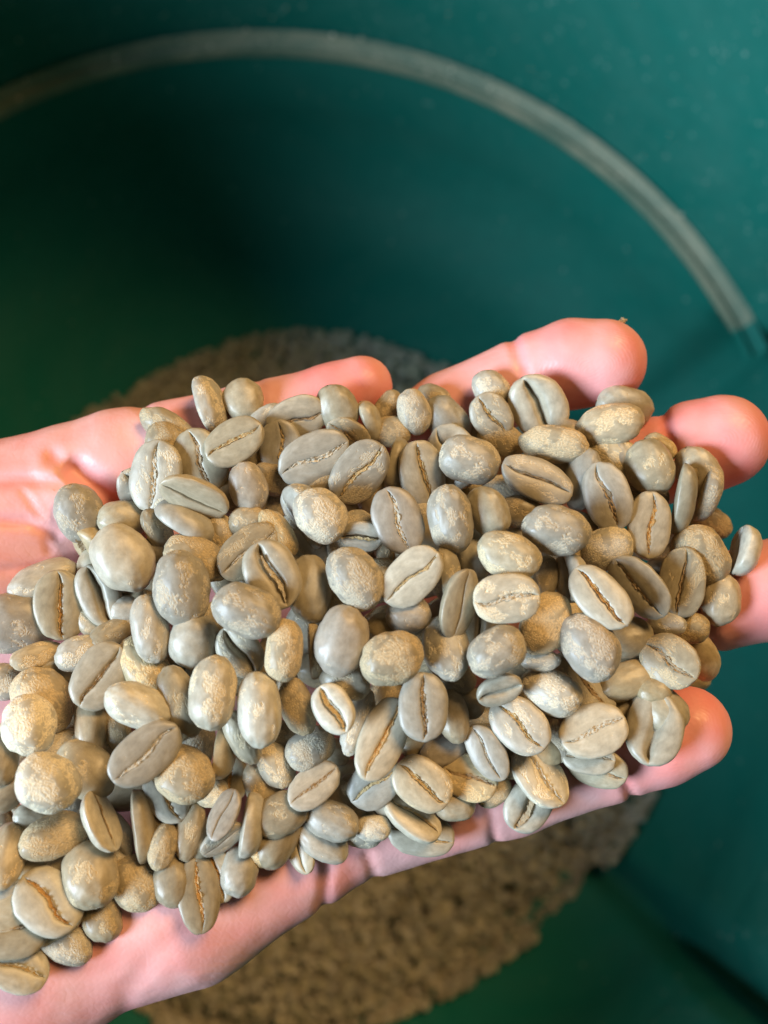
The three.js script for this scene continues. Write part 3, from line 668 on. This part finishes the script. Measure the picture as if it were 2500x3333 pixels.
// labels: the beans that stand out have their own; the others are told by their look and by what they touch
{
  const marks = rows.filter((r) => r.short).map((r) => [r.short, r.x, r.y]);
  const taken = new Set();
  const poses = (r) => { const s = Math.abs(((r.roll % 180) + 180) % 180); return r.filler ? '' : s > 55 && s < 125 ? 'on its edge' : r.roll > 125 ? 'round back up' : 'seam up'; };
  const chaff = ['bare', 'lightly chaffed', 'chaff-patched', 'chaff-coated'];
  for (const [o, r] of beans) {
    if (r.own) { tag(o, r.own, 'coffee bean', 'coffee beans heaped in the hand'); taken.add(r.own); }
  }
  for (const [o, r] of beans) {
    if (r.own) continue;
    const near = marks.map(([n, x, y]) => [n, r.x - x, r.y - y]).sort((p, q) => Math.hypot(p[1], p[2]) - Math.hypot(q[1], q[2]));
    let label;
    for (const [n, dx, dy] of near.slice(0, 6)) {
      const side = Math.abs(dx) > Math.abs(dy) ? (dx > 0 ? 'fingertip' : 'wrist') : dy > 0 ? 'little-finger' : 'thumb';
      label = r.filler ? `deep-buried ${TONES[r.tone][0]} bean glimpsed on the ${side} side of the ${n}` : `${TONES[r.tone][0]} ${chaff[r.chaff]} bean, ${poses(r)}, on the ${side} side of the ${n}`;
      if (label.split(' ').length > 16) label = r.filler ? `deep-buried ${TONES[r.tone][0]} bean, ${side} side of the ${n}` : r.filler ? `deep-buried ${TONES[r.tone][0]} bean glimpsed on the ${side} side of the ${n}` : `${TONES[r.tone][0]} bean, ${poses(r)}, ${side} side of the ${n}`;
      if (!taken.has(label)) break;
    }
    if (taken.has(label) || label.split(' ').length > 16) console.log('label', label); taken.add(label); tag(o, label, 'coffee bean', 'coffee beans heaped in the hand');
  }
}

// ---------------------------------------------------------------- the heap of beans on the bin's floor: past counting
{
  const OUT = [[300, 1330], [600, 1170], [780, 1100], [950, 1075], [1180, 1090], [1450, 1190], [1800, 1480], [2080, 1900], [2170, 2300], [2130, 2610], [2090, 2700], [2030, 2760], [2000, 2830], [1915, 2795], [1880, 2900], [1760, 2990], [1740, 3060], [1560, 3180], [1430, 3300], [1250, 3420], [900, 3470], [560, 3380], [470, 3300], [100, 3060], [-150, 2600], [-150, 1900], [80, 1500]];
  const low = beanShape({ rings: 9, faceN: 8, domeN: 6, lump: 0.03, groove: 0.07, depth: 0.15 }), r2 = random(99), n = 26000, M = new THREE.Matrix4(), list = [];
  const map = texture(64, 64, true, (u, v, i, j) => { const h = 0.85 + 0.35 * fbm(i * 0.16, j * 0.16, 3, 3); return [h, h, h]; });
  while (list.length < n) {
    const x = -200 + 2450 * r2(), y = 1040 + 2480 * r2(); if (!inside(OUT, x, y)) continue;
    const d = toEdge(OUT, x, y) + 14 * fbm(x * 0.02, y * 0.02, 4, 2);
    const depth = r2(), rise = 0.030 * smooth(0, 190, d) + 0.012 * smooth(150, 700, d) - 0.012 * depth;
    const p = at(x, y, BIN.floor + 0.004 + Math.max(0, rise)), rr = Math.hypot(p.x - BIN.x, p.z - BIN.z);
    if (rr > 0.36) p.y = Math.max(p.y, BIN.floor + 0.03 * smooth(0.36, 0.40, rr) + 0.6 * Math.max(0, rr - 0.385));
    if (rr > 0.39) continue;
    p.copy(at(x, y, p.y));
    list.push(p);
  }
  const heap = new THREE.InstancedMesh(low, new THREE.MeshStandardMaterial({ map, roughness: 0.6 }), list.length), q = new THREE.Quaternion(), e = new THREE.Euler(), c = new THREE.Color();
  list.forEach((p, i) => {
    const L = mix(0.0066, 0.0088, r2()), W = L * mix(0.68, 0.8, r2());
    q.setFromEuler(e.set((r2() - 0.5) * 1.5 + (r2() < 0.5 ? Math.PI : 0), r2() * 6.28, (r2() - 0.5) * 1.3));
    heap.setMatrixAt(i, M.compose(p, q, V(L, W, W)));
    const k = mix(0.60, 1.25, r2()), t = r2(); heap.setColorAt(i, c.setRGB(k * mix(0.44, 0.48, t), k * mix(0.39, 0.41, t), k * mix(0.33, 0.28, t)));
  });
  heap.name = 'bean_heap'; heap.castShadow = heap.receiveShadow = true; scene.add(heap);
  tag(heap, 'wide blurred heap of grey-brown coffee beans on the floor of the green bin', 'bean heap', null, 'stuff');
}
// crumbs of chaff stuck to the ledge and the wall above it
{
  const r3 = random(5), g = new THREE.IcosahedronGeometry(1, 1), n = 260, m = new THREE.InstancedMesh(g, SILVER.w, n), M = new THREE.Matrix4(), q = new THREE.Quaternion(), e = new THREE.Euler();
  for (let i = 0; i < n; i++) {
    const a = (200 + 138 * r3()) * Math.PI / 180, low = i < 170, [r, y, k] = low ? ledgeRow(mix(0.2, 0.98, r3()), a) : upperRow(0.02 + 0.5 * r3() * r3(), a), s = mix(0.0006, low ? 0.0021 : 0.0012, Math.pow(r3(), 3));
    const p = binSurface(a, r - (low ? 0 : 0.0004), y + (low ? 0.0004 : 0), k);
    m.setMatrixAt(i, M.compose(p, q.setFromEuler(e.set(r3() * 6, r3() * 6, r3() * 6)), V(s, s * 0.5, s * mix(0.5, 1, r3()))));
  }
  m.name = 'chaff_crumbs'; scene.add(m); tag(m, 'scattered pale crumbs of chaff stuck along the ledge of the green bin', 'chaff crumbs', null, 'stuff');
}
// a crumb of chaff on the first fingertip
{
  const p = at(2026, 1046, 0.0005), g = new THREE.IcosahedronGeometry(0.00075, 2), a = g.attributes.position;
  for (let i = 0; i < a.count; i++) { const k = 1 + 0.9 * noise(a.getX(i) * 1900, a.getY(i) * 1900, a.getZ(i) * 1900); a.setXYZ(i, a.getX(i) * k, a.getY(i) * k, a.getZ(i) * k * 0.7); }
  const o = new THREE.Mesh(mergeVertices(g), SILVER.w); o.geometry.computeVertexNormals(); o.name = 'chaff_crumb'; o.position.copy(p); scene.add(o);
  tag(o, 'tiny straw-coloured crumb of chaff clinging to the tip of the first finger', 'chaff crumb');
}
scene.traverse((o) => { if (o.isMesh) o.castShadow = o.receiveShadow = true; });
renderer.render(scene, camera);
